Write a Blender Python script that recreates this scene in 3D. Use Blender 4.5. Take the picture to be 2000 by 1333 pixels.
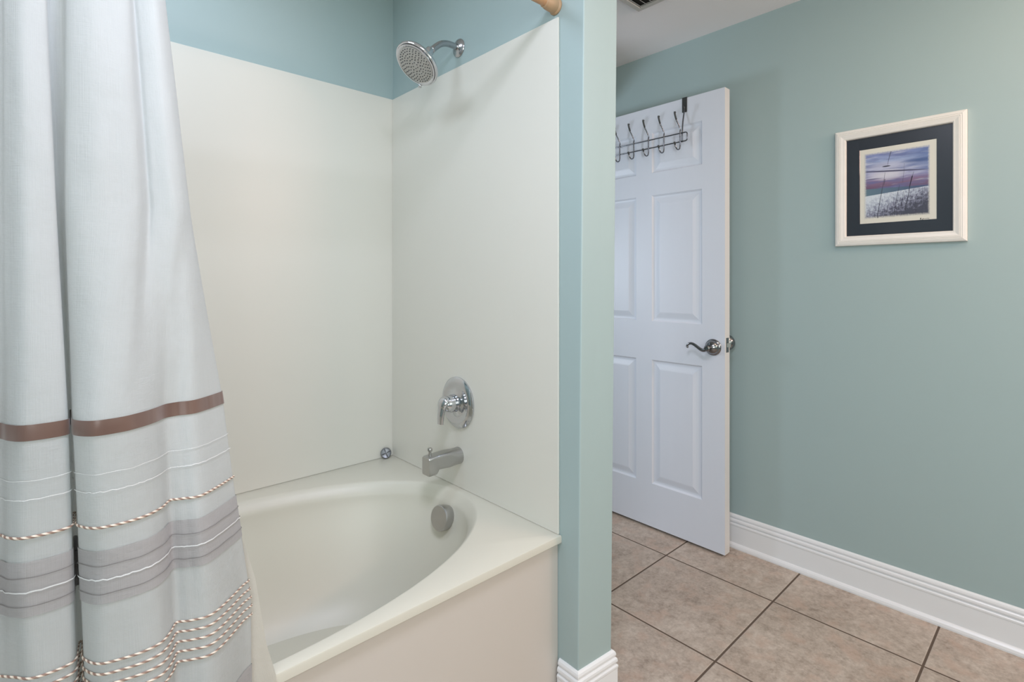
import bpy, bmesh, math, random
from mathutils import Vector, Matrix, noise
random.seed(7)
for o in list(bpy.data.objects): bpy.data.objects.remove(o, do_unlink=True)
S = bpy.context.scene
COL = S.collection
PI = math.pi

# ------------------------------------------------------------------ camera
cd = bpy.data.cameras.new('camera'); cam = bpy.data.objects.new('camera', cd); COL.objects.link(cam)
cam.location = (0, 0, 1.2)
cam.rotation_euler = (PI/2, 0, math.radians(47.4 - 90))
cd.sensor_fit = 'HORIZONTAL'; cd.sensor_width = 36; cd.lens = 36*1023/2000
cd.shift_y = -117.1/2000; cd.clip_start = .02
S.camera = cam
# ------------------------------------------------------------------ world, lights, exposure
w = bpy.data.worlds.new('world'); S.world = w; w.use_nodes = True
w.node_tree.nodes['Background'].inputs[0].default_value = (.80, .88, 1, 1)
w.node_tree.nodes['Background'].inputs[1].default_value = .0
def area(name, loc, tgt, size, power, col, sy=None):
    l = bpy.data.lights.new(name, 'AREA'); l.energy = power; l.color = col
    l.shape = 'RECTANGLE'; l.size = size; l.size_y = sy or size
    o = bpy.data.objects.new(name, l); COL.objects.link(o); o.location = loc
    o.rotation_euler = (Vector(tgt) - Vector(loc)).to_track_quat('-Z', 'Y').to_euler()
    return o
area('ceiling_light', (.25, .30, 2.33), (.25, .30, 0), .4, 17.60, (0.818, 0.841, 1.000))
area('far_fill_light', (1.6, .0, 2.33), (1.6, .0, 0), .4, 3.20, (1.000, 0.844, 0.625))  # unseen warm fill, added to brighten the far side of the room
area('left_fill_light', (-.70, -.85, 1.4), (1.5, .9, 1.25), 1.0, 19.20, (0.958, 1.000, 0.990), 1.1)  # soft fill added at the left; there is no window here
area('vanity_lamp', (1.9, -1.2, 2.0), (1.5, .6, 1.2), .6, 14.80, (1.000, 0.649, 0.541), .18)
area('front_fill_light', (1.0, -1.3, 1.5), (1.1, 1, 1.3), .9, 6.00, (0.867, 1.000, 0.867), 1.1)  # second added fill, out of view behind the camera
area('tub_fill_light', (.3, 1.4, 2.33), (.3, 1.4, 0), .3, 3.90, (0.703, 0.838, 1.000))  # invented overhead fill that lifts the tub and its back panel
area('hall_window_light', (.75, 2.85, 1.30), (2.2, 1.25, 1.75), .40, 14.5, (.78, .87, 1.0))
S.view_settings.view_transform = 'Standard'; S.view_settings.look = 'None'
S.view_settings.exposure = 0.03; S.view_settings.gamma = 1; S.view_settings.use_curve_mapping = False

# ------------------------------------------------------------------ materials
def lin(c):
    return tuple((x/12.92 if x <= .04045 else ((x+.055)/1.055)**2.4) for x in [v/255 for v in c]) + (1,)
class NT:
    def __init__(s, name):
        s.m = bpy.data.materials.new(name); s.m.use_nodes = True
        s.t = s.m.node_tree; s.b = s.t.nodes['Principled BSDF']
    def n(s, typ, **k):
        x = s.t.nodes.new(typ)
        for a, v in k.items(): setattr(x, a, v)
        return x
    def link(s, a, b): s.t.links.new(a, b)
    def put(s, sock, v):
        if hasattr(v, 'is_output') or isinstance(v, bpy.types.NodeSocket): s.link(v, sock)
        else: sock.default_value = v
    def math(s, op, a, b=0.0, c=None):
        x = s.n('ShaderNodeMath', operation=op); s.put(x.inputs[0], a); s.put(x.inputs[1], b)
        if c is not None: s.put(x.inputs[2], c)
        return x.outputs[0]
    def mix(s, f, a, b):
        x = s.n('ShaderNodeMix', data_type='RGBA'); s.put(x.inputs[0], f); s.put(x.inputs[6], a); s.put(x.inputs[7], b)
        return x.outputs[2]
    def noise(s, scale, detail=3, vec=None, rough=.5):
        x = s.n('ShaderNodeTexNoise'); x.inputs['Scale'].default_value = scale; x.inputs['Detail'].default_value = detail
        x.inputs['Roughness'].default_value = rough
        if vec is not None: s.link(vec, x.inputs['Vector'])
        return x.outputs[0]
    def coord(s, which='Object', scale=None):
        c = s.n('ShaderNodeTexCoord').outputs[which]
        if scale:
            mp = s.n('ShaderNodeMapping'); s.link(c, mp.inputs[0]); mp.inputs['Scale'].default_value = scale; return mp.outputs[0]
        return c
    def bump(s, h, strength=.2, dist=.002):
        x = s.n('ShaderNodeBump'); s.link(h, x.inputs['Height']); x.inputs['Strength'].default_value = strength
        x.inputs['Distance'].default_value = dist; s.link(x.outputs[0], s.b.inputs['Normal'])
    def ramp(s, f, stops, interp='LINEAR'):
        x = s.n('ShaderNodeValToRGB'); r = x.color_ramp; r.interpolation = interp
        while len(r.elements) < len(stops): r.elements.new(.5)
        for e, (p, c) in zip(r.elements, stops): e.position = p; e.color = c
        s.link(f, x.inputs[0]); return x.outputs[0]
def simple(name, col, rough=.5, metal=0, var=.04, nscale=6, bump=None, coat=0, spec=.5, stretch=None):
    k = NT(name); c = lin(col)
    v = k.coord('Object', stretch)
    f = k.noise(nscale, 3, v)
    dark = tuple(x*(1-var) for x in c[:3])+(1,); lite = tuple(min(1, x*(1+var)) for x in c[:3])+(1,)
    k.link(k.mix(f, dark, lite), k.b.inputs['Base Color'])
    k.b.inputs['Roughness'].default_value = rough; k.b.inputs['Metallic'].default_value = metal
    k.b.inputs['Specular IOR Level'].default_value = spec
    if coat: k.b.inputs['Coat Weight'].default_value = coat; k.b.inputs['Coat Roughness'].default_value = .08
    if bump: k.bump(k.noise(bump[0], 4, k.coord('Object', stretch)), bump[1], bump[2])
    return k.m
M = {}
M['wall'] = simple('painted_wall', (168, 187, 187), .48, var=.015, nscale=2, bump=(180, .12, .001))
M['ceiling'] = simple('ceiling_paint', (244, 240, 240), .8, var=.01, nscale=2, bump=(140, .3, .001))
M['trim'] = simple('white_trim_paint', (240, 241, 243), .28, var=.01)
M['panel'] = simple('cultured_marble', (224, 222, 213), .36, var=.008, nscale=3, spec=.5)
M['tub'] = simple('tub_gelcoat', (213, 210, 197), .36, var=.006, nscale=3, spec=.5)
M['apron'] = simple('apron_panel', (206, 199, 191), .36, var=.01, nscale=3)
M['door'] = simple('door_paint', (226, 229, 238), .42, var=.01, nscale=4, bump=(60, .10, .001), stretch=(8, 8, .8))
M['door_edge'] = simple('door_edge_paint', (228, 226, 224), .4, var=.02)
M['nickel'] = simple('brushed_nickel', (178, 178, 180), .20, 1, var=.04, nscale=20)
M['chrome'] = simple('polished_chrome', (205, 206, 210), .07, 1, var=.02)
M['satin'] = simple('satin_nickel', (186, 185, 184), .30, 1, var=.04, nscale=30)
M['darkchrome'] = simple('smoky_chrome', (120, 122, 128), .14, 1, var=.05)
M['antique'] = simple('pewter_chrome', (140, 139, 140), .15, 1, var=.06)
M['blackplastic'] = simple('black_bracket', (62, 64, 64), .4, var=.03)
M['rod'] = simple('tan_curtain_rod', (186, 142, 104), .38, var=.05, nscale=8)
M['rodcap'] = simple('tan_rod_flange', (184, 150, 116), .42, var=.05, nscale=8)
M['nozzle'] = simple('grey_rubber_nozzle', (70, 72, 74), .6)
M['face'] = simple('spray_face', (186, 185, 182), .35, .35, var=.03)
M['dark'] = simple('shadow_gap', (38, 36, 34), .9)
M['ventwhite'] = simple('vent_plastic', (200, 196, 190), .5)
M['rubber'] = simple('grey_stopper', (128, 130, 134), .35, .7, var=.05)

def floor_mat():
    k = NT('floor_tile'); c = k.coord('Object'); sp = k.n('ShaderNodeSeparateXYZ'); k.link(c, sp.inputs[0])
    PX, PY, G = .457, .4475, .0034
    def cell(sock, off, p):
        a = k.math('DIVIDE', k.math('SUBTRACT', sock, off), p)
        fl = k.math('FLOOR', a); fr = k.math('SUBTRACT', a, fl)
        d = k.math('MULTIPLY', k.math('MINIMUM', fr, k.math('SUBTRACT', 1.0, fr)), p)
        return fl, d
    fx, dx = cell(sp.outputs[0], 2.046, PX); fy, dy = cell(sp.outputs[1], .782, PY)
    d = k.math('MINIMUM', dx, dy)
    g = k.n('ShaderNodeMapRange'); g.inputs[1].default_value = G-.0006; g.inputs[2].default_value = G+.0006
    k.link(d, g.inputs[0]); tile = g.outputs[0]
    idv = k.n('ShaderNodeCombineXYZ'); k.link(fx, idv.inputs[0]); k.link(fy, idv.inputs[1])
    wn = k.n('ShaderNodeTexWhiteNoise'); k.link(idv.outputs[0], wn.inputs[0])
    off = k.n('ShaderNodeVectorMath', operation='MULTIPLY_ADD'); k.link(wn.outputs['Color'], off.inputs[0]); off.inputs[1].default_value = (7, 7, 7); k.link(c, off.inputs[2])
    n1 = k.noise(7, 6, off.outputs[0], .62); n2 = k.noise(42, 5, off.outputs[0], .65); n3 = k.noise(120, 3, off.outputs[0], .6)
    f = k.math('ADD', k.math('ADD', k.math('MULTIPLY', n1, .35), k.math('MULTIPLY', n2, .45)), k.math('MULTIPLY', n3, .2))
    base = k.ramp(f, [(.36, lin((150, 134, 119))), (.47, lin((178, 162, 148))), (.55, lin((194, 179, 165))), (.66, lin((212, 199, 186)))])
    n4 = k.noise(16, 3, off.outputs[0], .5)
    rosy = k.ramp(n4, [(.52, (0, 0, 0, 1)), (.68, (.5, .5, .5, 1))])
    base = k.mix(rosy, base, lin((196, 168, 150)))
    edge = k.n('ShaderNodeMapRange'); edge.inputs[1].default_value = G+.0005; edge.inputs[2].default_value = G+.004; edge.inputs[3].default_value = 1; edge.inputs[4].default_value = 0
    k.link(d, edge.inputs[0])
    base = k.mix(k.math('MULTIPLY', edge.outputs[0], .35), base, lin((214, 200, 186)))
    col = k.mix(tile, lin((98, 82, 70)), base)
    k.link(col, k.b.inputs['Base Color'])
    k.link(k.math('SUBTRACT', .85, k.math('MULTIPLY', tile, .45)), k.b.inputs['Roughness'])
    h = k.n('ShaderNodeMapRange'); h.inputs[1].default_value = G-.001; h.inputs[2].default_value = G+.0025; k.link(d, h.inputs[0])
    hh = k.math('ADD', h.outputs[0], k.math('MULTIPLY', n2, .25))
    k.bump(hh, .6, .0018)
    return k.m
M['floor'] = floor_mat()

def cloth_mat(name, col, trans=.3, rough=.75, thread=.05, sheen=.2, blue=None):
    k = NT(name); uv = k.n('ShaderNodeUVMap').outputs[0]
    def mp(sc):
        m = k.n('ShaderNodeMapping'); k.link(uv, m.inputs[0]); m.inputs['Scale'].default_value = sc; return m.outputs[0]
    a = k.noise(1, 4, mp((900, 14, 1)), .6); b = k.noise(1, 4, mp((30, 1400, 1)), .6); cc = k.noise(1, 4, mp((14, 14, 1)), .6)
    f = k.math('ADD', k.math('MULTIPLY', a, .55), k.math('MULTIPLY', b, .45))
    c = lin(col); d = tuple(x*(1-thread*2) for x in c[:3])+(1,); l = tuple(min(1, x*(1+thread)) for x in c[:3])+(1,)
    base = k.mix(f, d, l); k.link(base, k.b.inputs['Base Color'])
    k.b.inputs['Roughness'].default_value = rough; k.b.inputs['Sheen Weight'].default_value = sheen
    k.bump(k.math('ADD', f, k.math('MULTIPLY', cc, 3.0)), .40, .0035)
    if trans:
        tr = k.n('ShaderNodeBsdfTranslucent'); k.link(base, tr.inputs[0])
        mx = k.n('ShaderNodeMixShader'); mx.inputs[0].default_value = trans
        k.link(k.b.outputs[0], mx.inputs[1]); k.link(tr.outputs[0], mx.inputs[2])
        k.link(mx.outputs[0], k.t.nodes['Material Output'].inputs[0])
    return k.m
M['linen'] = cloth_mat('white_linen', (223, 227, 228), .42)
M['grey_band'] = cloth_mat('grey_organza', (180, 178, 179), .15, .5, .07, .3)
M['liner'] = cloth_mat('cream_liner', (222, 218, 209), .35, .4, .01, 0)
M['white_thread'] = cloth_mat('white_thread', (228, 230, 231), 0, .5, .03)
M['grey_thread'] = cloth_mat('grey_thread', (136, 133, 133), 0, .6, .05)
def ribbon_mat():
    k = NT('brown_satin'); uv = k.n('ShaderNodeUVMap').outputs[0]
    m = k.n('ShaderNodeMapping'); k.link(uv, m.inputs[0]); m.inputs['Scale'].default_value = (28, 3, 1)
    f = k.noise(1, 2, m.outputs[0], .5)
    k.link(k.mix(f, lin((92, 68, 60)), lin((122, 96, 84))), k.b.inputs['Base Color'])
    k.b.inputs['Roughness'].default_value = .34; k.b.inputs['Sheen Weight'].default_value = .4
    k.bump(f, .5, .004); return k.m
M['ribbon'] = ribbon_mat()
def cord_mat():
    k = NT('twisted_cord'); uv = k.n('ShaderNodeUVMap').outputs[0]; sp = k.n('ShaderNodeSeparateXYZ'); k.link(uv, sp.inputs[0])
    # uv.x = metres along the cord, uv.y = 0..1 across it
    a = k.math('ADD', k.math('MULTIPLY', sp.outputs[0], 95.0), k.math('MULTIPLY', sp.outputs[1], .7))
    fr = k.math('FRACT', a)
    col = k.ramp(fr, [(0, lin((140, 114, 102))), (.42, lin((146, 120, 108))), (.5, lin((222, 206, 188))), (.72, lin((236, 228, 214))), (.95, lin((214, 190, 172)))])
    k.link(col, k.b.inputs['Base Color']); k.b.inputs['Roughness'].default_value = .6
    return k.m
M['cord'] = cord_mat()

# ------------------------------------------------------------------ mesh helpers
def obj(name, bm, mat, parent=None, smooth=False, angle=None):
    me = bpy.data.meshes.new(name); bm.normal_update(); bm.to_mesh(me); bm.free()
    for m in (mat if isinstance(mat, (list, tuple)) else [mat]): me.materials.append(m)
    if smooth:
        for p in me.polygons: p.use_smooth = True
        if angle:
            for e in me.edges: pass
            me.set_sharp_from_angle(angle=math.radians(angle))
    o = bpy.data.objects.new(name, me); COL.objects.link(o)
    if parent is not None: o.parent = parent; o.matrix_parent_inverse = parent.matrix_world.inverted()
    return o
def thing(name, loc, label, cat, group=None):
    o = bpy.data.objects.new(name, None); COL.objects.link(o); o.location = loc; o.empty_display_size = .05
    o.matrix_world = Matrix.Translation(loc)
    o['label'] = label; o['category'] = cat
    if group: o['group'] = group
    return o
def tag(o, label, cat, group=None):
    o['label'] = label; o['category'] = cat
    if group: o['group'] = group
    return o
def struct(name, bm, mat, label=None, **k):
    o = obj(name, bm, mat, **k); o['kind'] = 'structure'
    if label: o['label'] = label
    return o
def box(bm, x0, x1, y0, y1, z0, z1, mi=0, bev=0, seg=2):
    r = bmesh.ops.create_cube(bm, size=1)['verts']
    for v in r:
        v.co = Vector(((x0+x1)/2+v.co.x*(x1-x0), (y0+y1)/2+v.co.y*(y1-y0), (z0+z1)/2+v.co.z*(z1-z0)))
    fs = list({f for v in r for f in v.link_faces})
    for f in fs: f.material_index = mi
    if bev:
        es = list({e for f in fs for e in f.edges})
        bmesh.ops.bevel(bm, geom=es, offset=bev, segments=seg, affect='EDGES', profile=.5)
    return bm
def prism(bm, pts, z0, z1, top=None, mi=0):
    a = [bm.verts.new((x, y, z0)) for x, y in pts]
    b = [bm.verts.new((x, y, z1)) for x, y in (top or pts)]
    n = len(pts); fs = [bm.faces.new(a[::-1]), bm.faces.new(b)]
    for i in range(n): fs.append(bm.faces.new((a[i], a[(i+1) % n], b[(i+1) % n], b[i])))
    for f in fs: f.material_index = mi
    return bm
def frame_of(axis):
    a = Vector(axis).normalized(); t = Vector((0, 0, 1)) if abs(a.z) < .9 else Vector((0, 1, 0))
    u = t.cross(a).normalized(); v = a.cross(u); return a, u, v
def lathe(bm, prof, origin, axis, n=40, mi=0, sx=1, sy=1, cap=True):
    """prof: list of (radius, distance along axis)"""
    a, u, v = frame_of(axis); O = Vector(origin); rings = []
    for r, h in prof:
        if r < 1e-6: rings.append([bm.verts.new(O+a*h)])
        else: rings.append([bm.verts.new(O+a*h+u*(r*sx*math.cos(t))+v*(r*sy*math.sin(t))) for t in [2*PI*i/n for i in range(n)]])
    for A, B in zip(rings, rings[1:]):
        for i in range(n):
            j = (i+1) % n
            if len(A) == 1 and len(B) == 1: continue
            if len(A) == 1: f = bm.faces.new((A[0], B[j], B[i]))
            elif len(B) == 1: f = bm.faces.new((A[i], A[j], B[0]))
            else: f = bm.faces.new((A[i], A[j], B[j], B[i]))
            f.material_index = mi
    if cap:
        for R in (rings[0], rings[-1]):
            if len(R) > 1: bm.faces.new(R).material_index = mi
    return bm
def catmull(P, sub=8):
    P = [Vector(p) for p in P]; out = []
    Q = [P[0]*2-P[1]]+P+[P[-1]*2-P[-2]]
    for i in range(1, len(Q)-2):
        for k in range(sub):
            t = k/sub; a, b, c, d = Q[i-1:i+3]
            out.append(.5*((2*b)+(c-a)*t+(2*a-5*b+4*c-d)*t*t+(3*b-a-3*c+d)*t**3))
    out.append(P[-1].copy()); return out
def tube(bm, pts, rad, n=12, mi=0, flat=None, close=False):
    """rad: number or list; flat: (su, sv) squash"""
    P = [Vector(p) for p in pts]; N = len(P)
    R = rad if isinstance(rad, (list, tuple)) else [rad]*N
    t0 = (P[1]-P[0]).normalized(); _, u, v = frame_of(t0); rings = []
    for i, p in enumerate(P):
        if close: t = (P[(i+1) % N]-P[i-1]).normalized()
        else: t = (P[min(i+1, N-1)]-P[max(i-1, 0)]).normalized()
        u = (u-t*u.dot(t)).normalized(); v = t.cross(u)
        su, sv = flat or (1, 1)
        rings.append([bm.verts.new(p+u*(R[i]*su*math.cos(a))+v*(R[i]*sv*math.sin(a))) for a in [2*PI*k/n for k in range(n)]])
    pairs = list(zip(rings, rings[1:]))+([(rings[-1], rings[0])] if close else [])
    for A, B in pairs:
        for k in range(n):
            bm.faces.new((A[k], A[(k+1) % n], B[(k+1) % n], B[k])).material_index = mi
    if not close:
        bm.faces.new(rings[0][::-1]).material_index = mi; bm.faces.new(rings[-1]).material_index = mi
    return bm
def sweep(bm, path, prof, side=1, closed_ends=True):
    """prof: closed list of (outward offset, z); path: xy polyline; outward = left of travel * side"""
    n = len(path); P = [Vector((p[0], p[1])) for p in path]; secs = []
    for i in range(n):
        d0 = (P[i]-P[i-1]).normalized() if i else (P[1]-P[0]).normalized()
        d1 = (P[i+1]-P[i]).normalized() if i < n-1 else d0
        n0 = Vector((-d0.y, d0.x))*side; n1 = Vector((-d1.y, d1.x))*side
        b = (n0+n1).normalized(); m = b/max(.2, b.dot(n0))
        secs.append([bm.verts.new((P[i].x+m.x*o, P[i].y+m.y*o, z)) for o, z in prof])
    k = len(prof)
    for A, B in zip(secs, secs[1:]):
        for i in range(k): bm.faces.new((A[i], A[(i+1) % k], B[(i+1) % k], B[i]))
    bm.faces.new(secs[0]); bm.faces.new(secs[-1][::-1])
    bmesh.ops.recalc_face_normals(bm, faces=bm.faces); return bm
def B(): return bmesh.new()

# ------------------------------------------------------------------ room shell
WX, CZ, BY = 2.344, 2.362, 1.90          # picture wall, ceiling height, back wall
LX, FY, HY = -.95, -1.35, 3.1
struct('floor', box(B(), LX-.1, WX+.1, FY-.1, HY+.1, -.08, 0), M['floor'])
struct('ceiling', box(B(), LX-.1, WX+.1, FY-.1, HY+.1, CZ, CZ+.08), M['ceiling'])
struct('wall_right', box(B(), WX, WX+.1, FY-.1, HY+.1, 0, CZ), M['wall'])
struct('wall_left', box(B(), LX-.1, LX, FY, .88, 0, CZ), M['wall'])
struct('wall_front', box(B(), LX-.1, WX, FY-.1, FY, 0, CZ), M['wall'])
struct('wall_alcove', box(B(), LX-.1, -.446, .88, BY, 0, CZ), M['wall'])
b = B(); box(b, -.446-.6, 1.42, BY, BY+.12, 0, CZ); box(b, 1.42, 2.262, BY, BY+.12, 2.06, CZ); box(b, 2.262, WX, BY, BY+.12, 0, CZ)
struct('wall_back', b, M['wall'])
b = B(); box(b, .4, WX, HY, HY+.1, 0, CZ); box(b, .3, .4, BY+.12, HY+.1, 0, CZ)
struct('wall_hall', b, M['wall'])
# the partition between tub and door: its end leans towards the room a little
b = B()
prism(b, [(1.088, .921), (1.220, .909), (1.220, BY), (1.088, BY)], 0, CZ, [(1.088, .895), (1.224, .886), (1.224, BY), (1.088, BY)])
es = [e for e in b.edges if abs((e.verts[0].co-e.verts[1].co).z) > 1 and e.verts[0].co.y < 1]
bmesh.ops.bevel(b, geom=es, offset=.004, segments=3, affect='EDGES', profile=.5)
struct('wall_partition', b, M['wall'])
# door casing and jamb in the back wall
b = B(); box(b, 1.33, 1.42, BY-.016, BY-.0005, 0, 2.15, bev=.003); box(b, 1.42, 2.262, BY-.016, BY-.0005, 2.06, 2.15, bev=.003); box(b, 2.262, 2.34, BY-.016, BY-.0005, 0, 2.15, bev=.003)
struct('trim_1', b, M['trim'])
BB = [(.0, 0), (.022, 0), (.0225, .006), (.0205, .014), (.016, .020), (.0115, .0225), (.0115, .097), (.0128, .100), (.0128, .105), (.0108, .108), (.0075, .1095), (.0075, .1125),
      (.0112, .114), (.0120, .118), (.0112, .124), (.0085, .1275), (.0055, .129), (.0055, .1315), (.0085, .1325), (.0088, .137), (.0070, .143), (.0035, .147), (0, .148)]
struct('baseboard_right', sweep(B(), [(WX, BY-.018), (WX, FY+.001)], BB, -1), M['trim'])
BC = [(o*1.0, z*1.0) for o, z in BB]
struct('baseboard_partition', sweep(B(), [(1.0885, .986), (1.0873, .9195), (1.2205, .9075), (1.2205, BY-.001)], BC, -1), M['trim'])

# ------------------------------------------------------------------ six panel door
DX, DT, DY0, DW = 2.211, .044, 1.044, .813
def door_face(bm, x, sgn):
    """moulded skin; sgn=-1 faces the room"""
    ys = [0, .105, .362, .451, .708, DW]
    zs = [.012, .221, .820, 1.006, 1.614, 1.722, 1.919, 2.040]
    grid = {}
    def V(y, z, dx=0): return bm.verts.new((x+sgn*-dx if False else x-sgn*dx, DY0+y, z))
    for i in range(len(ys)-1):
        for j in range(len(zs)-1):
            y0, y1, z0, z1 = ys[i], ys[i+1], zs[j], zs[j+1]
            if i in (1, 3) and j in (1, 3, 5):
                steps = [(0, 0), (.003, .0035), (.007, .0075), (.012, .0085), (.016, .0085), (.020, .0078), (.040, .0022), (.044, .0016), (.0445, .0010)]
                loops = []
                for ins, dep in steps:
                    loops.append([V(y0+ins, z0+ins, dep), V(y1-ins, z0+ins, dep), V(y1-ins, z1-ins, dep), V(y0+ins, z1-ins, dep)])
                for A, C in zip(loops, loops[1:]):
                    for k in range(4): bm.faces.new((A[k], A[(k+1) % 4], C[(k+1) % 4], C[k]))
                bm.faces.new(loops[-1])
            else:
                bm.faces.new((V(y0, z0), V(y1, z0), V(y1, z1), V(y0, z1)))
b = B(); door_face(b, DX, -1); door_face(b, DX+DT, 1)
bmesh.ops.remove_doubles(b, verts=b.verts, dist=.00005)
bmesh.ops.recalc_face_normals(b, faces=b.faces)
for f in b.faces:
    c = f.calc_center_median()
    if (c.x < DX+DT/2 and f.normal.x > 0) or (c.x > DX+DT/2 and f.normal.x < 0): f.normal_flip()
def quad(bm, pts, mi=0):
    f = bm.faces.new([bm.verts.new(p) for p in pts]); f.material_index = mi; return f
y0, y1, z0, z1, x0, x1 = DY0, DY0+DW, .012, 2.040, DX, DX+DT
quad(b, [(x0, y0, z0), (x1, y0, z0), (x1, y0, z1), (x0, y0, z1)], 1)
quad(b, [(x0, y1, z0), (x0, y1, z1), (x1, y1, z1), (x1, y1, z0)], 1)
quad(b, [(x0, y0, z1), (x1, y0, z1), (x1, y1, z1), (x0, y1, z1)], 0)
quad(b, [(x0, y0, z0), (x0, y1, z0), (x1, y1, z0), (x1, y0, z0)], 0)
door = struct('door_1', b, [M['door'], M['door_edge']], label='open white six-panel door standing against the green wall')
door['category'] = 'door'
# near lever: rosette, hub and wavy lever
LZ, LY = .909, 1.096
b = B()
lathe(b, [(.0, 0), (.036, .0), (.0365, .004), (.034, .008), (.031, .0095), (.0305, .013), (.026, .021), (.018, .027), (.012, .030), (.0105, .034), (.0105, .048), (.013, .052), (.013, .060), (.009, .064), (0, .065)], (DX-.0005, LY, LZ), (-1, 0, 0), 40)
h1 = obj('door_handle', b, M['antique'], door, smooth=True, angle=35)
b = B()
pts = catmull([(DX-.057, LY-.002, LZ-.002), (DX-.056, 1.112, .899), (DX-.055, 1.128, .902), (DX-.055, 1.152, .917), (DX-.055, 1.168, .9235), (DX-.055, 1.180, .922), (DX-.055, 1.189, .915), (DX-.055, 1.191, .908), (DX-.055, 1.186, .905)], 6)
n = len(pts); tube(b, pts, [.0085-.0040*min(1, i/(n*.8)) for i in range(n)], 12, flat=(1, 1.0))
obj('lever', b, M['antique'], h1, smooth=True)
FYc = 1.086
b = B()
lathe(b, [(0, 0), (.034, 0), (.0345, .004), (.032, .008), (.024, .012), (.015, .018), (.0125, .026), (.013, .034), (.022, .042), (.032, .050), (.0365, .060), (.0360, .068), (.030, .076), (.016, .0815), (0, .083)], (DX+DT+.0005, FYc, .922), (1, 0, 0), 40)
h2 = obj('door_handle', b, M['antique'], door, smooth=True, angle=35)
b = B(); box(b, DX+.011, DX+.034, DY0-.0018, DY0+.002, .889, .953, bev=.0012)
lp = obj('latch_plate', b, M['antique'], door)
b = B(); prism(b, [(DX+.015, DY0-.0015), (DX+.031, DY0-.0015), (DX+.031, DY0-.013), (DX+.027, DY0-.013)], .912, .930)
obj('latch_bolt', b, M['satin'], lp)
for k, z in enumerate((.25, 1.02, 1.82)):
    b = B(); lathe(b, [(.006, 0), (.006, .09)], (DX+DT+.004, DY0+DW+.005, z-.045), (0, 0, 1), 12)
    obj('hinge', b, M['satin'], door, smooth=True, angle=40)

# ------------------------------------------------------------------ over-door hook rack
rack = thing('over_door_hook_rack', (2.18, 1.45, 1.85), 'chrome wire rack with a row of coat hooks hung over the white door top', 'hook rack')
RX = 2.185; HY0 = 1.239; HS = .083
b = B(); ya, yb = 1.206, 1.206+2*(HY0-1.206)+5*HS; r = .010
loop = []
def arc(cy, cz, a0, a1): return [(RX, cy+r*math.cos(a), cz+r*math.sin(a)) for a in [a0+(a1-a0)*i/6 for i in range(7)]]
loop = arc(ya+r, 1.8755-r, PI/2, PI)+arc(ya+r, 1.8365+r, PI, 1.5*PI)+arc(yb-r, 1.8365+r, 1.5*PI, 2*PI)+arc(yb-r, 1.8755-r, 0, PI/2)
tube(b, loop, .0027, 10, close=True)
obj('rail', b, M['darkchrome'], rack, smooth=True)
for k in range(6):
    y = HY0+k*HS
    b = B()
    p = catmull([(RX-.030, y+.008, 1.966), (RX-.036, y+.008, 1.960), (RX-.034, y+.008, 1.950), (RX-.026, y+.008, 1.937)], 5)
    p += catmull([(RX-.024, y+.008, 1.934), (RX-.012, y+.003, 1.912), (RX-.003, y, 1.892), (RX-.0045, y, 1.880), (RX-.0045, y, 1.836), (RX-.0045, y, 1.815), (RX-.008, y+.0015, 1.803), (RX-.018, y+.004, 1.7985), (RX-.028, y+.006, 1.805), (RX-.034, y+.008, 1.818), (RX-.040, y+.008, 1.828)], 5)
    tube(b, p, .0028, 10)
    hk = obj('hook', b, M['darkchrome'], rack, smooth=True)
    b = B()
    tube(b, catmull([(RX-.024, y+.008, 1.935), (RX-.032, y+.008, 1.948), (RX-.037, y+.008, 1.960), (RX-.038, y+.007, 1.968)], 4), [.0036+.0012*i/12 for i in range(13)], 10)
    obj('hook_tip', b, M['blackplastic'], hk, smooth=True)
    b = B(); tube(b, [(RX-.034, y+.008, 1.820), (RX-.041, y+.008, 1.830)], .0042, 10)
    obj('hook_tip', b, M['blackplastic'], hk, smooth=True)
for y in (HY0-.006, HY0+5*HS+.006):
    b = B()
    box(b, DX-.0030, DX-.0009, y-.012, y+.012, 1.975, 2.0425, bev=.0005)
    box(b, DX-.0030, DX+DT+.0030, y-.012, y+.012, 2.0405, 2.0432, bev=.0005)
    box(b, DX+DT+.0006, DX+DT+.0030, y-.012, y+.012, 2.020, 2.0432, bev=.0005)
    br = obj('bracket', b, M['blackplastic'], rack)
    b = B(); tube(b, catmull([(DX-.005, y, 2.005), (DX-.006, y, 1.975), (RX+.010, y, 1.93), (RX+.0045, y, 1.88), (RX+.0045, y, 1.834)], 5), .0030, 10)
    obj('wire', b, M['darkchrome'], br, smooth=True)

# ------------------------------------------------------------------ framed picture
PYc, PZc, PH2, PV2 = .459, 1.559, .197, .223
pic = thing('framed_picture', (WX, PYc, PZc-PV2), 'white wooden picture frame with black mat and beach photograph on green wall', 'picture')
def rect_ring(bm, steps):
    """steps: (half width, half height, x)"""
    L = [[bm.verts.new((x, PYc+a*hw, PZc+c*hh)) for a, c in ((-1, -1), (1, -1), (1, 1), (-1, 1))] for hw, hh, x in steps]
    for A, C in zip(L, L[1:]):
        for k in range(4): bm.faces.new((A[k], A[(k+1) % 4], C[(k+1) % 4], C[k]))
    return L
b = B(); st = []
for ins, h in ((0, 0), (0, .014), (.002, .017), (.006, .0185), (.011, .020), (.0125, .0188), (.014, .020), (.0165, .0205), (.018, .0192), (.0195, .0205), (.031, .018), (.0325, .0185), (.036, .0165), (.0375, .012), (.0378, .006)):
    st.append((PH2-ins, PV2-ins, WX-.0006-h))
rect_ring(b, st); bmesh.ops.recalc_face_normals(b, faces=b.faces)
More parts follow.
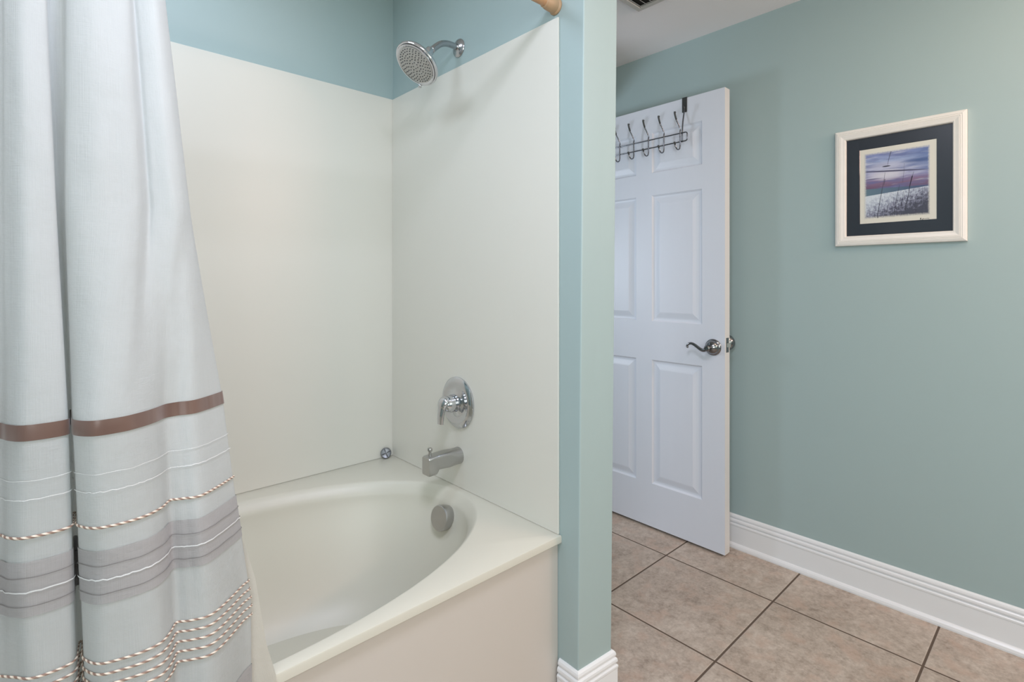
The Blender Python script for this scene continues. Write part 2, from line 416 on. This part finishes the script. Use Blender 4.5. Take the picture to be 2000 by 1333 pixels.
def frame_wood():
    k = NT('whitewashed_wood'); v = k.coord('Object', (30, 6, 9)); f = k.noise(2, 4, v)
    k.link(k.mix(f, lin((234, 229, 222)), lin((243, 239, 234))), k.b.inputs['Base Color']); k.b.inputs['Roughness'].default_value = .45
    k.bump(f, .25, .001); return k.m
M['frame'] = frame_wood()
obj('frame', b, M['frame'], pic)
M['mat'] = simple('black_mat_board', (36, 42, 52), .32, var=.04, coat=.35)
b = B(); rect_ring(b, [(PH2-.0375, PV2-.0375, WX-.0075), (.1162, .1415, WX-.0075), (.1150, .1405, WX-.0062)]); bmesh.ops.recalc_face_normals(b, faces=b.faces)
obj('mat', b, M['mat'], pic)
b = B(); box(b, WX-.0062, WX-.004, PYc-.1165, PYc+.1165, PZc-.1425, PZc+.1425)
M['cream'] = simple('print_paper', (224, 220, 208), .4, var=.01, coat=.3)
obj('print_border', b, M['cream'], pic)
def print_mat():
    k = NT('beach_print'); uv = k.n('ShaderNodeUVMap').outputs[0]; sp = k.n('ShaderNodeSeparateXYZ'); k.link(uv, sp.inputs[0])
    U, Vv = sp.outputs[0], sp.outputs[1]
    def mp(sc, rz=0):
        m = k.n('ShaderNodeMapping'); k.link(uv, m.inputs[0]); m.inputs['Scale'].default_value = sc; m.inputs['Rotation'].default_value = (0, 0, rz); return m.outputs[0]
    # sky
    sky = k.ramp(Vv, [(.40, lin((92, 88, 128))), (.47, lin((112, 84, 112))), (.56, lin((134, 108, 140))), (.61, lin((166, 162, 196))), (.72, lin((178, 182, 208))), (.86, lin((156, 170, 206))), (1, lin((122, 132, 184)))])
    st = k.noise(1, 4, mp((2.2, 17, 1), .10), .55)
    sky = k.mix(k.ramp(st, [(.42, (0, 0, 0, 1)), (.66, (.75, .75, .75, 1))]), sky, lin((96, 104, 152)))
    st2 = k.noise(1, 4, mp((2.0, 22, 1), .07), .5)
    sky = k.mix(k.ramp(st2, [(.56, (0, 0, 0, 1)), (.72, (.7, .7, .7, 1))]), sky, lin((206, 208, 222)))
    right = k.ramp(U, [(.50, (0, 0, 0, 1)), (.95, (.55, .55, .55, 1))]); up = k.ramp(Vv, [(.55, (0, 0, 0, 1)), (.72, (1, 1, 1, 1))])
    sky = k.mix(k.math('MULTIPLY', right, up), sky, lin((74, 104, 160)))
    def blob(cu, cv, ru, rv):
        a = k.math('DIVIDE', k.math('SUBTRACT', U, cu), ru); c = k.math('DIVIDE', k.math('SUBTRACT', Vv, cv), rv)
        d = k.math('ADD', k.math('MULTIPLY', a, a), k.math('MULTIPLY', c, c))
        return k.math('SUBTRACT', 1.0, k.math('MINIMUM', d, 1.0))
    def blobt(cu, cv, ru, rv):
        a = k.math('DIVIDE', k.math('SUBTRACT', U, cu), ru)
        c = k.math('DIVIDE', k.math('SUBTRACT', k.math('ADD', Vv, k.math('MULTIPLY', k.math('SUBTRACT', U, .45), .075)), cv), rv)
        return k.math('SUBTRACT', 1.0, k.math('MINIMUM', k.math('ADD', k.math('MULTIPLY', a, a), k.math('MULTIPLY', c, c)), 1.0))
    sky = k.mix(k.math('MULTIPLY', blob(.36, .64, .34, .085), .9), sky, lin((214, 212, 222)))
    sky = k.mix(k.math('MULTIPLY', blob(.36, .78, .35, .07), .6), sky, lin((204, 204, 222)))
    sky = k.mix(k.math('MINIMUM', k.math('MULTIPLY', blobt(.45, .690, .62, .013), 1.6), 1.0), sky, lin((72, 70, 100)))
    sky = k.mix(k.math('MULTIPLY', blob(.12, .60, .2, .012), .9), sky, lin((84, 78, 112)))
    sky = k.mix(k.math('MINIMUM', k.math('MULTIPLY', blob(.35, .772, .075, .012), 1.8), 1.0), sky, lin((60, 60, 78)))
    sky = k.mix(k.math('MULTIPLY', blob(.88, .80, .34, .035), .8), sky, lin((60, 84, 136)))
    # sea between sky and sand
    sea_m = k.math('LESS_THAN', Vv, k.math('SUBTRACT', .455, k.math('MULTIPLY', U, .03)))
    seac = k.mix(U, lin((96, 122, 136)), lin((62, 76, 116)))
    col = k.mix(sea_m, sky, seac)
    sand_m = k.math('LESS_THAN', Vv, k.math('ADD', .345, k.math('MULTIPLY', U, .07)))
    g = k.noise(1, 6, mp((20, 26, 1)), .75); g2 = k.noise(1, 4, mp((70, 9, 1), -.25), .7)
    dens = k.math('ADD', k.math('MULTIPLY', k.math('SUBTRACT', .33, Vv), 1.0), k.math('MULTIPLY', U, .34))
    t = k.math('ADD', k.math('ADD', k.math('MULTIPLY', g, .7), k.math('MULTIPLY', g2, .45)), k.math('MULTIPLY', dens, .8))
    sand = k.ramp(t, [(.62, lin((208, 216, 224))), (.74, lin((176, 184, 200))), (.84, lin((122, 124, 146))), (.94, lin((66, 68, 84)))])
    col = k.mix(sand_m, col, sand)
    # soft deckled edge into the paper
    e = k.math('MINIMUM', k.math('MINIMUM', U, k.math('SUBTRACT', 1.0, U)), k.math('MINIMUM', Vv, k.math('SUBTRACT', 1.0, Vv)))
    ed = k.math('ADD', e, k.math('MULTIPLY', k.math('SUBTRACT', k.noise(40, 3, uv), .5), .03))
    em = k.n('ShaderNodeMapRange'); em.inputs[1].default_value = .0; em.inputs[2].default_value = .035; k.link(ed, em.inputs[0])
    col = k.mix(em.outputs[0], lin((216, 214, 206)), col)
    k.link(col, k.b.inputs['Base Color']); k.b.inputs['Roughness'].default_value = .4
    k.b.inputs['Coat Weight'].default_value = .3; k.b.inputs['Coat Roughness'].default_value = .06
    return k.m
M['print'] = print_mat(); M['ink'] = simple('print_ink', (58, 56, 72), .4); M['ink2'] = simple('signature_ink', (44, 42, 44), .5)
IY0, IY1, IZ0, IZ1 = .5595, .362, 1.436, 1.683
b = B(); uvl = b.loops.layers.uv.new('UVMap'); px = WX-.0066
f = quad(b, [(px, IY0, IZ0), (px, IY1, IZ0), (px, IY1, IZ1), (px, IY0, IZ1)])
for l, q in zip(f.loops, ((0, 0), (1, 0), (1, 1), (0, 1))): l[uvl].uv = q
def P2(u, v, d=.0003): return Vector((px-d, IY0+(IY1-IY0)*u, IZ0+(IZ1-IZ0)*v))
def stroke(bm, pts, w0, w1, mi=1, d=.0003):
    n = len(pts)
    L = []
    for i, (u, v) in enumerate(pts):
        a = pts[max(0, i-1)]; c = pts[min(n-1, i+1)]; t = Vector((0, -(c[0]-a[0])*.8, c[1]-a[1])).normalized()
        nn = Vector((0, -t.z, t.y)); w = (w0+(w1-w0)*i/(n-1))/2; p = P2(u, v, d)
        L.append((bm.verts.new(p+nn*w), bm.verts.new(p-nn*w)))
    for (a, c), (e, g) in zip(L, L[1:]): bm.faces.new((a, c, g, e)).material_index = mi
stroke(b, [(.215, .0), (.225, .12), (.25, .25), (.275, .38), (.30, .50), (.32, .60), (.33, .68)], .0019, .0006)
stroke(b, [(.315, .50), (.325, .545), (.328, .58)], .0008, .0020)
stroke(b, [(.37, .79), (.385, .86), (.405, .93), (.425, .985)], .0008, .0018)
stroke(b, [(.465, .05), (.49, .18), (.515, .30), (.54, .41), (.555, .47)], .0016, .0007)
stroke(b, [(.63, .10), (.665, .22), (.69, .33), (.71, .44), (.735, .54), (.765, .64)], .0024, .0007)
stroke(b, [(.70, .42), (.715, .47), (.73, .53), (.745, .58)], .0012, .0032)
stroke(b, [(.585, .16), (.59, .22), (.60, .28)], .0022, .0008)
stroke(b, [(.60, .50), (.62, .66), (.625, .78)], .0006, .0005)
for i in range(46):
    u = random.betavariate(2.2, 1.3)*.94+.03; v = random.uniform(.02, .22)*(1 if u < .6 else 1.3)
    stroke(b, [(u, v), (u+random.uniform(-.02, .03), v+random.uniform(.04, .10))], .0008, .0003)
for f in b.faces: f.normal_update()
pr = obj('print', b, [M['print'], M['ink']], pic)
b = B()
def sig(pts): stroke(b, pts, .0011, .0011, 0, .0002)
sig([(.86, -.055), (.865, -.04), (.862, -.07)]); sig([(.862, -.055), (.875, -.043), (.868, -.058), (.88, -.068)]); sig([(.885, -.075), (.9, -.05), (.893, -.085), (.88, -.088)])
sig([(.90, -.06), (.91, -.052), (.92, -.062), (.93, -.052), (.94, -.06), (.955, -.053), (.99, -.055)])
obj('signature', b, M['ink2'], pic)

# ------------------------------------------------------------------ surround panels
PXs, PZt, DKZ = 1.0815, 1.937, .493
p1 = obj('tub_surround_panel', box(B(), -.445, PXs+.006, 1.893, BY-.0005, DKZ+.0002, PZt, bev=.0015), M['panel'])
tag(p1, 'wide cream surround panel on the back wall of the tub, beside the curtain', 'wall panel')
p2 = obj('tub_surround_panel', box(B(), PXs, 1.0875, .9865, 1.8925, DKZ+.0002, PZt, bev=.0015), M['panel'])
tag(p2, 'narrower cream surround panel carrying the faucet valve below the shower head', 'wall panel')

# ------------------------------------------------------------------ bathtub
tub = thing('bathtub', (.32, 1.43, 0), 'built-in cream oval garden tub with flat deck and panelled front', 'bathtub')
X0, X1, Y0, Y1 = -.4445, 1.0875, .979, 1.8990
cx, cy, ea, eb = .325, 1.421, .738, .414
N = 160
angs = [2*PI*i/N for i in range(N)]
for X, Y in ((X0, Y0), (X1, Y0), (X1, Y1), (X0, Y1)): angs.append(math.atan2(Y-cy, X-cx) % (2*PI))
angs = sorted(set(round(a, 6) for a in angs)); N = len(angs)
def on_rect(t, ins=0):
    c, s = math.cos(t), math.sin(t); k = 1e9
    if abs(c) > 1e-9: k = min(k, ((X1 if c > 0 else X0)-cx)/c)
    if abs(s) > 1e-9: k = min(k, ((Y1 if s > 0 else Y0)-cy)/s)
    x, y = cx+c*k, cy+s*k
    return min(max(x, X0+ins), X1-ins), min(max(y, Y0+ins), Y1-ins)
def on_ell(t, a, b_, xo=0):
    c, s = math.cos(t), math.sin(t); p = 2.12
    k = (abs(c/a)**p+abs(s/b_)**p)**(-1/p); return cx+xo+c*k, cy+s*k
b = B(); rings = []
def ring(fn, z): rings.append([b.verts.new((*fn(t), z)) for t in angs])
ring(lambda t: on_rect(t, .014), DKZ-.0225)
ring(lambda t: on_rect(t, .002), DKZ-.0225)
ring(lambda t: on_rect(t, 0), DKZ-.020)
ring(lambda t: on_rect(t, 0), DKZ-.004)
ring(lambda t: on_rect(t, .0012), DKZ-.001)
ring(lambda t: on_rect(t, .004), DKZ)
ring(lambda t: on_ell(t, ea, eb), DKZ)
for ins, dz in ((.004, .0010), (.009, .0045), (.017, .0150), (.025, .0265), (.029, .0335), (.0315, .0410), (.0325, .0480)):   # chamfered lip
    ring(lambda t: on_ell(t, ea-ins, eb-ins), DKZ-dz)
zl = DKZ-.052
lipa, lipb = ea-.033, eb-.033
fa, fb, fz = .50, .215, .125
for k in range(1, 15):                                   # wall, falling in, with a rounded foot
    u = k/14; ze = zl+(fz-zl)*min(1, u*1.0)
    s = u**1.12
    s2 = .80*s+.20*(u**6)
    ring(lambda t: on_ell(t, lipa+(fa-lipa)*s2, lipb+(fb-lipb)*s2, .0), zl+(fz-zl)*(1-(1-u)**1.05))
for k in range(1, 5): ring(lambda t: on_ell(t, fa*(1-k/4.6), fb*(1-k/4.6)), fz-.001*k)
for A, C in zip(rings, rings[1:]):
    for i in range(N): b.faces.new((A[i], A[(i+1) % N], C[(i+1) % N], C[i]))
b.faces.new(rings[-1])
bmesh.ops.recalc_face_normals(b, faces=b.faces)
basin = obj('basin', b, M['tub'], tub, smooth=True, angle=28)
if basin.data.polygons[len(basin.data.polygons)-1].normal.z < 0: basin.data.flip_normals()
apr = obj('apron', box(B(), X0, 1.0872, .9925, 1.004, .0005, DKZ-.0225, bev=.001), M['apron'], tub)
# overflow cover on the basin wall near the faucet
b = B(); OV = Vector((1.012, 1.428, .417)); oax = Vector((-.97, -.10, .20)).normalized()
lathe(b, [(0, -.012), (.036, -.012), (.0385, .0), (.0400, .004), (.0405, .0245), (.0395, .0275), (.0375, .029), (.0, .0295)], OV, oax, 48)
obj('overflow_cover', b, M['satin'], tub, smooth=True, angle=30)
b = B(); lathe(b, [(0, 0), (.035, 0), (.035, .003), (.026, .004), (.025, .002), (0, .0015)], (.62, 1.42, fz-.001), (0, 0, 1), 32)
obj('drain', b, M['satin'], tub, smooth=True, angle=30)

# ------------------------------------------------------------------ tub faucet, valve, shower head, stopper
WXp = PXs
sp = thing('tub_spout', (WXp, 1.445, .60), 'brushed nickel tub spout with pull-up diverter under the valve', 'tub spout')
b = B()
secs = []   # (x, zc, half w, up, down) rounded-rect sections along -X
def sec(x, zt, zb, hw, rr, n=6):
    out = []
    rr = min(rr, hw*.98, (zt-zb)/2*.98)
    for (sy, sz, a0) in ((1, 1, 0), (-1, 1, PI/2), (-1, -1, PI), (1, -1, 1.5*PI)):
        cyy = 1.445+sy*(hw-rr); cz = (zt-rr) if sz > 0 else (zb+rr)
        for i in range(n+1):
            a = a0+PI/2*i/n; out.append(b.verts.new((x, cyy+rr*math.cos(a), cz+rr*math.sin(a))))
    return out
SP = [(WXp-.0003, .631, .575, .028, .028), (WXp-.020, .631, .575, .028, .028), (WXp-.030, .6305, .5752, .027, .024), (WXp-.050, .630, .577, .025, .012), (WXp-.095, .6285, .580, .0235, .009), (WXp-.100, .628, .571, .0235, .009), (WXp-.104, .628, .567, .0235, .008), (WXp-.130, .626, .566, .0225, .007), (WXp-.134, .624, .567, .021, .006)]
R = [sec(*q) for q in SP]
for A, C in zip(R, R[1:]):
    for i in range(len(A)): b.faces.new((A[i], A[(i+1) % len(A)], C[(i+1) % len(A)], C[i]))
b.faces.new(R[0]); b.faces.new(R[-1][::-1]); bmesh.ops.recalc_face_normals(b, faces=b.faces)
obj('spout_body', b, M['satin'], sp, smooth=True, angle=32)
b = B(); lathe(b, [(.0048, 0), (.0045, .016), (.0078, .0185), (.0085, .024), (.007, .0275), (0, .028)], (WXp-.118, 1.445, .625), (0, 0, 1), 20)
obj('diverter_knob', b, M['satin'], sp, smooth=True, angle=35)

va = thing('shower_valve', (WXp, 1.447, .783), 'round chrome shower valve plate with a lever handle above tub spout', 'shower valve')
b = B(); VO = (WXp-.0003, 1.447, .784)
lathe(b, [(0, 0), (.0865, 0), (.088, .0025), (.0875, .006), (.083, .010), (.074, .0145), (.066, .0150), (.060, .0125), (.050, .0120), (.040, .014), (.030, .019), (0, .020)], VO, (-1, 0, 0), 64)
obj('escutcheon', b, M['chrome'], va, smooth=True, angle=40)
b = B()
lathe(b, [(0, .012), (.031, .012), (.0305, .026), (.0285, .042), (.0255, .054), (.0205, .063), (.012, .067), (0, .068)], VO, (-1, 0, 0), 40)
obj('valve_hub', b, M['chrome'], va, smooth=True, angle=40)
b = B()
pts = catmull([(WXp-.046, 1.447, .802), (WXp-.058, 1.447, .798), (WXp-.067, 1.447, .785), (WXp-.071, 1.447, .768), (WXp-.074, 1.447, .748), (WXp-.075, 1.447, .723)], 6)
n = len(pts); tube(b, pts, [.020+.005*math.sin(PI*min(1, i/(n*.5)))-.006*max(0, (i/n-.35))/.65 for i in range(n)], 16, flat=(.95, .55))
obj('handle', b, M['chrome'], va, smooth=True, angle=50)

sh = thing('shower_fixture', (1.088, 1.452, 2.0), 'round chrome shower head on a curved arm above the cream panel', 'shower head')
b = B(); FO = (1.0876, 1.452, 2.003)
lathe(b, [(0, 0), (.0305, 0), (.0312, .002), (.0295, .005), (.022, .009), (.0145, .012), (.0135, .015), (.0, .015)], FO, (-1, 0, 0), 36)
obj('flange', b, M['nickel'], sh, smooth=True, angle=40)
b = B(); apts = catmull([(1.085, 1.452, 2.003), (1.060, 1.452, 2.0045), (1.035, 1.452, 2.003), (1.013, 1.452, 1.995), (.993, 1.452, 1.980), (.975, 1.452, 1.962)], 7)
tube(b, apts, .0105, 18); obj('arm', b, M['nickel'], sh, smooth=True)
hax = Vector((-.66, -.02, -.75)).normalized(); HC = Vector((.913, 1.450, 1.896))      # centre of the spray face
b = B()
lathe(b, [(0, -.088), (.0125, -.088), (.0150, -.084), (.0150, -.060), (.0130, -.056), (.0135, -.048), (.018, -.041), (.030, -.034), (.050, -.027), (.0665, -.020), (.0750, -.013), (.0775, -.007), (.0775, -.004), (.0760, -.0015), (.0725, -.001), (.0720, -.004), (.0715, -.004), (.0710, .0025), (.067, .003), (.064, .001), (.0, .001)], HC, hax, 64)
obj('head', b, M['chrome'], sh, smooth=True, angle=40)
b = B(); lathe(b, [(0, .0), (.0630, .0), (.0625, .0018), (.056, .0030), (.028, .0034), (.027, .0026), (.013, .0026), (.012, .0036), (0, .0038)], HC, hax, 48)
fp = obj('face_plate', b, M['face'], sh, smooth=True, angle=30)
a_, u_, v_ = frame_of(hax); b = B()
for rr, cnt, ph in ((.010, 6, 0), (.021, 11, .2), (.031, 17, 0), (.040, 22, .1), (.049, 27, 0), (.0565, 32, .1)):
    for i in range(cnt):
        t = 2*PI*i/cnt+ph; c = HC+u_*rr*math.cos(t)+v_*rr*math.sin(t)
        lathe(b, [(.0019, .002), (.0015, .0054), (0, .0056)], c, hax, 6, cap=False)
nz = obj('nozzles', b, M['nozzle'], fp); nz['kind'] = 'stuff'
b = B(); side = (u_*.0+v_*1)                               # spray selector tab on the lower rim
tabdir = (Vector((-.75, .02, .66))*-.2+Vector((0, .55, -.8))).normalized(); tabdir = (tabdir-hax*tabdir.dot(hax)).normalized()
tp = HC+tabdir*.074; tube(b, [tp-hax*.002, tp+tabdir*.010+hax*.002], .006, 10); obj('selector_tab', b, M['chrome'], sh, smooth=True)

st_ = thing('tub_stopper', (1.03, 1.868, DKZ), 'small round grey stopper cap lying in the back corner of the tub deck', 'stopper')
b = B(); sax = Vector((-.45, -.78, .35)).normalized(); so = Vector((1.043, 1.876, DKZ+.0215))
lathe(b, [(0, -.011), (.010, -.011), (.018, -.009), (.0205, -.006), (.0210, -.001), (.0185, .002), (.0150, .001), (.0, .0005)], so, sax, 28)
obj('cap', b, M['rubber'], st_, smooth=True, angle=35)
b = B(); a3, u3, v3 = frame_of(sax)
for t in (0.4, .4+PI/2):
    d = u3*math.cos(t)+v3*math.sin(t); tube(b, [so-d*.0165+a3*.0012, so+a3*.003, so+d*.0165+a3*.0012], .0022, 8)
obj('cross_ribs', b, M['rubber'], st_, smooth=True)
st_.location.z = DKZ

# ------------------------------------------------------------------ curtain rod
RODY, RODZ = 1.000, 1.971
rod = thing('shower_curtain_rod', (.3, RODY, RODZ), 'tan shower curtain rod fixed to the wall above the tub front', 'curtain rod')
b = B(); lathe(b, [(.0135, 0), (.0135, 1.49)], (-.4445, RODY, RODZ), (1, 0, 0), 32)
obj('rod', b, M['rod'], rod, smooth=True, angle=40)
for x, d in ((1.0876, -1), (-.4455, 1)):
    b = B(); lathe(b, [(0, 0), (.0225, 0), (.0230, .003), (.0215, .006), (.0195, .008), (.0190, .034), (.0178, .036), (.0178, .040), (.0165, .042), (.0165, .047), (.014, .049), (.012, .049)], (x, RODY, RODZ), (d, 0, 0), 32, cap=False)
    obj('rod_flange', b, M['rodcap'], rod, smooth=True, angle=35)

# ------------------------------------------------------------------ shower curtain
YAW = math.radians(47.4)
def plan(pxl, y):       # plan position of a fold seen in direction pxl at depth y
    t = (pxl-1000)/1023; d0 = math.cos(YAW)+math.sin(YAW)*t; d1 = math.sin(YAW)-math.cos(YAW)*t
    return Vector((d0/d1*y, y))
PRE = [(-470, 1.0), (-430, .95), (-380, .94), (-340, 1.0), (-300, 1.04), (-270, .96), (-200, .94), (-130, .96), (-95, 1.03), (-60, 1.05), (-45, 1.02)]
ROWS = {
 1.66: [(0, 1.0), (12, .985), (45, .968), (82, .972), (87, 1.0), (95, 1.0), (112, .998), (126, .99), (131, .972), (175, .957), (215, .955), (246, .962), (256, .980), (268, .972), (290, .965), (305, .970), (316, .985), (320, 1.0), (316, 1.02)],
 1.31: [(0, .99), (12, .980), (50, .958), (104, .965), (108, .985), (112, 1.0), (120, 1.0), (127, .99), (131, .965), (180, .945), (230, .943), (270, .950), (290, .972), (304, .966), (335, .960), (355, .968), (368, .985), (371, 1.0), (366, 1.02)],
 1.00: [(0, .996), (18, .975), (55, .954), (126, .956), (133, .975), (134, 1.02), (138, 1.045), (141, 1.02), (141, .975), (148, .945), (184, .920), (235, .920), (270, .932), (300, .950), (322, .970), (345, .974), (385, .974), (430, 1.014), (432, 1.03)],
 .80: [(0, .996), (20, .975), (59, .960), (134, .958), (142, .985), (142, 1.01), (147, 1.02), (155, 1.01), (155, .985), (159, .960), (195, .934), (250, .928), (292, .930), (320, .946), (336, .968), (365, .958), (402, .954), (458, 1.007), (460, 1.03)],
 .62: [(0, 1.003), (30, .990), (70, .967), (140, .970), (151, 1.0), (154, 1.02), (159, 1.03), (166, 1.02), (166, .99), (169, .965), (200, .937), (260, .927), (312, .928), (334, .948), (346, .968), (378, .958), (425, .957), (486, 1.025), (487, 1.045)],
}
SUB = 7
KEY = {}
for z, r in ROWS.items():
    base = r
    ctl = [plan(p, y) for p, y in PRE]+[plan(p, y) for p, y in r]
    KEY[z] = catmull([(c.x, c.y, 0) for c in ctl], SUB)
kz = sorted(KEY)
NS = len(KEY[1.0])
def kfac(z):
    if z >= 1.9: return .990
    if z <= 1.0: return .945
    return .945+(.990-.945)*(z-1.0)/.9
def S0(i, z):
    """z in raw (unscaled) height"""
    if z <= kz[0]: P = KEY[kz[0]][i]
    elif z >= kz[-1]:
        a = KEY[kz[-1]][i]; b_ = KEY[kz[-2]][i]; P = a+(a-b_)*.35*((z-kz[-1])/(kz[-1]-kz[-2]))
    else:
        for a, c in zip(kz, kz[1:]):
            if a <= z <= c:
                t = (z-a)/(c-a); P = KEY[a][i].lerp(KEY[c][i], t); break
    return P
def surf(i, zr):
    k = kfac(zr); P = S0(i, zr); zz = 1.2-k*(1.2-zr) if zr < 1.2 else zr
    wob = noise.noise(Vector((P.x*9, i*.05, zz*5)))*.0035+noise.noise(Vector((i*.16, 3.3, zz*11)))*.0014
    y = P.y*k+wob; lim = .964+max(0, min(1, (zz-.85)/.5))*.020
    if y > lim-.012: y2 = lim-.012+.012*math.tanh((y-lim+.012)/.022)
    else: y2 = y
    return Vector((P.x*k*(y2/y), y2, zz))
def raw(zs):   # scene height -> raw height
    return 1.2-(1.2-zs)/.945 if zs < 1.2 else zs
ARC = [0]
for i in range(1, NS): ARC.append(ARC[-1]+(KEY[.80][i]-KEY[.80][i-1]).length)
def outn(i, zr):
    a = surf(max(0, i-1), zr); c = surf(min(NS-1, i+1), zr); t = (c-a); n_ = Vector((t.y, -t.x, 0))
    return n_.normalized() if n_.length > 1e-9 else Vector((0, -1, 0))
def strip(name, z0, z1, nz, mat, parent, off=0.0, wave=None, thick=0):
    bm = B(); uvl = bm.loops.layers.uv.new('UVMap'); G = []
    for j in range(nz+1):
        row = []
        for i in range(NS):
            dz = wave(ARC[i]) if wave else 0
            zr = z0+(z1-z0)*j/nz+dz; o = off*math.sin(PI*(.15+.7*j/nz)) if thick else off
            row.append(bm.verts.new(surf(i, zr)+outn(i, zr)*o))
        G.append(row)
    for j in range(nz):
        for i in range(NS-1):
            f = bm.faces.new((G[j][i], G[j][i+1], G[j+1][i+1], G[j+1][i]))
            for l, (a, c) in zip(f.loops, ((i, j), (i+1, j), (i+1, j+1), (i, j+1))):
                l[uvl].uv = (ARC[a], (c/nz) if thick else z0+(z1-z0)*c/nz)
    return obj(name, bm, mat, parent, smooth=True)
cur = thing('shower_curtain', (.1, .95, 0), 'white linen shower curtain with brown ribbon, grey bands and braided cord rows', 'shower curtain')
strip('fabric', .02, 1.935, 150, M['linen'], cur)
strip('ribbon', .9862, 1.0078, 3, M['ribbon'], cur, .0016)
strip('grey_band', .746, .822, 8, M['grey_band'], cur, .0012)
strip('grey_band', .40, .507, 8, M['grey_band'], cur, .0012)
jit = lambda a: .0006*math.sin(a*140)+.0008*noise.noise(Vector((a*60, 0, 0)))
jit2 = lambda a: .0016*noise.noise(Vector((a*150, 4, 0)))
strip('stitching', .9317, .9326, 1, M['white_thread'], cur, .0018, jit)
strip('stitching', .9058, .9072, 1, M['white_thread'], cur, .0020, jit2)
strip('stitching', .7998, .8010, 1, M['grey_thread'], cur, .0022, jit)
strip('stitching', .7800, .7820, 1, M['white_thread'], cur, .0026, jit2)
strip('stitching', .7600, .7612, 1, M['grey_thread'], cur, .0022, jit)
for z in (.8554, .660, .6443, .6286, .6129, .5972):
    strip('braided_cord', z-.0020, z+.0020, 3, M['cord'], cur, .0030, None, 1)
# liner, hanging just inside the curtain, its free edge showing at the right
lin_ = B(); uvl = lin_.loops.layers.uv.new('UVMap'); G = []
for j in range(61):
    z = .10+(1.935-.10)*j/60; row = []
    xe = .324+(.492-z)*.02
    for (za, xa), (zb, xb) in zip([(.492, .324), (.558, .307), (.68, .289), (.80, .257), (1.0, .20), (1.95, .08)], [(.558, .307), (.68, .289), (.80, .257), (1.0, .20), (1.95, .08)]):
        if za <= z <= zb: xe = xa+(xb-xa)*(z-za)/(zb-za)
    for i in range(41):
        s = i/40; x = -.30+(xe+.30)*s
        x = min(x, xe)
        y = .9735+max(0, min(1, (z-.80)/.6))*.018+.0016*math.sin(s*26+z*1.5)*(1 if z > .6 else .5)
        row.append(lin_.verts.new((x, y, z)))
    G.append(row)
for j in range(60):
    for i in range(40):
        f = lin_.faces.new((G[j][i], G[j][i+1], G[j+1][i+1], G[j+1][i]))
        for l, (a, c) in zip(f.loops, ((i, j), (i+1, j), (i+1, j+1), (i, j+1))): l[uvl].uv = (a*.015, c*.03)
ln = obj('shower_liner', lin_, M['liner'], None, smooth=True)
tag(ln, 'plain cream curtain liner hanging between linen curtain and tub', 'curtain liner')

# ------------------------------------------------------------------ exhaust vent
vt = thing('ceiling_vent', (1.785, 1.155, CZ), 'square slatted exhaust vent in the ceiling near the door', 'vent')
b = B(); vx0, vx1, vy0, vy1 = 1.66, 1.912, 1.03, 1.281
for q in ((vx0, vx1, vy0, vy0+.022), (vx0, vx1, vy1-.022, vy1), (vx0, vx0+.022, vy0+.0221, vy1-.0221), (vx1-.022, vx1, vy0+.0221, vy1-.0221)):
    box(b, q[0], q[1], q[2], q[3], CZ-.012, CZ-.0006, bev=.002)
obj('vent_frame', b, M['ventwhite'], vt)
for k in range(8):
    b = B(); y = vy0+.036+k*.0262
    prism(b, [(vx0+.022, y), (vx1-.022, y), (vx1-.022, y+.003), (vx0+.022, y+.003)], CZ-.010, CZ-.0008, [(vx0+.022, y+.010), (vx1-.022, y+.010), (vx1-.022, y+.013), (vx0+.022, y+.013)])
    obj('slat', b, M['ventwhite'], vt)
b = B(); box(b, vx0+.02, vx1-.02, vy0+.02, vy1-.02, CZ-.0009, CZ-.0004); obj('vent_shade_sheet', b, M['dark'], vt)  # dark sheet that paints in the shade behind the slats
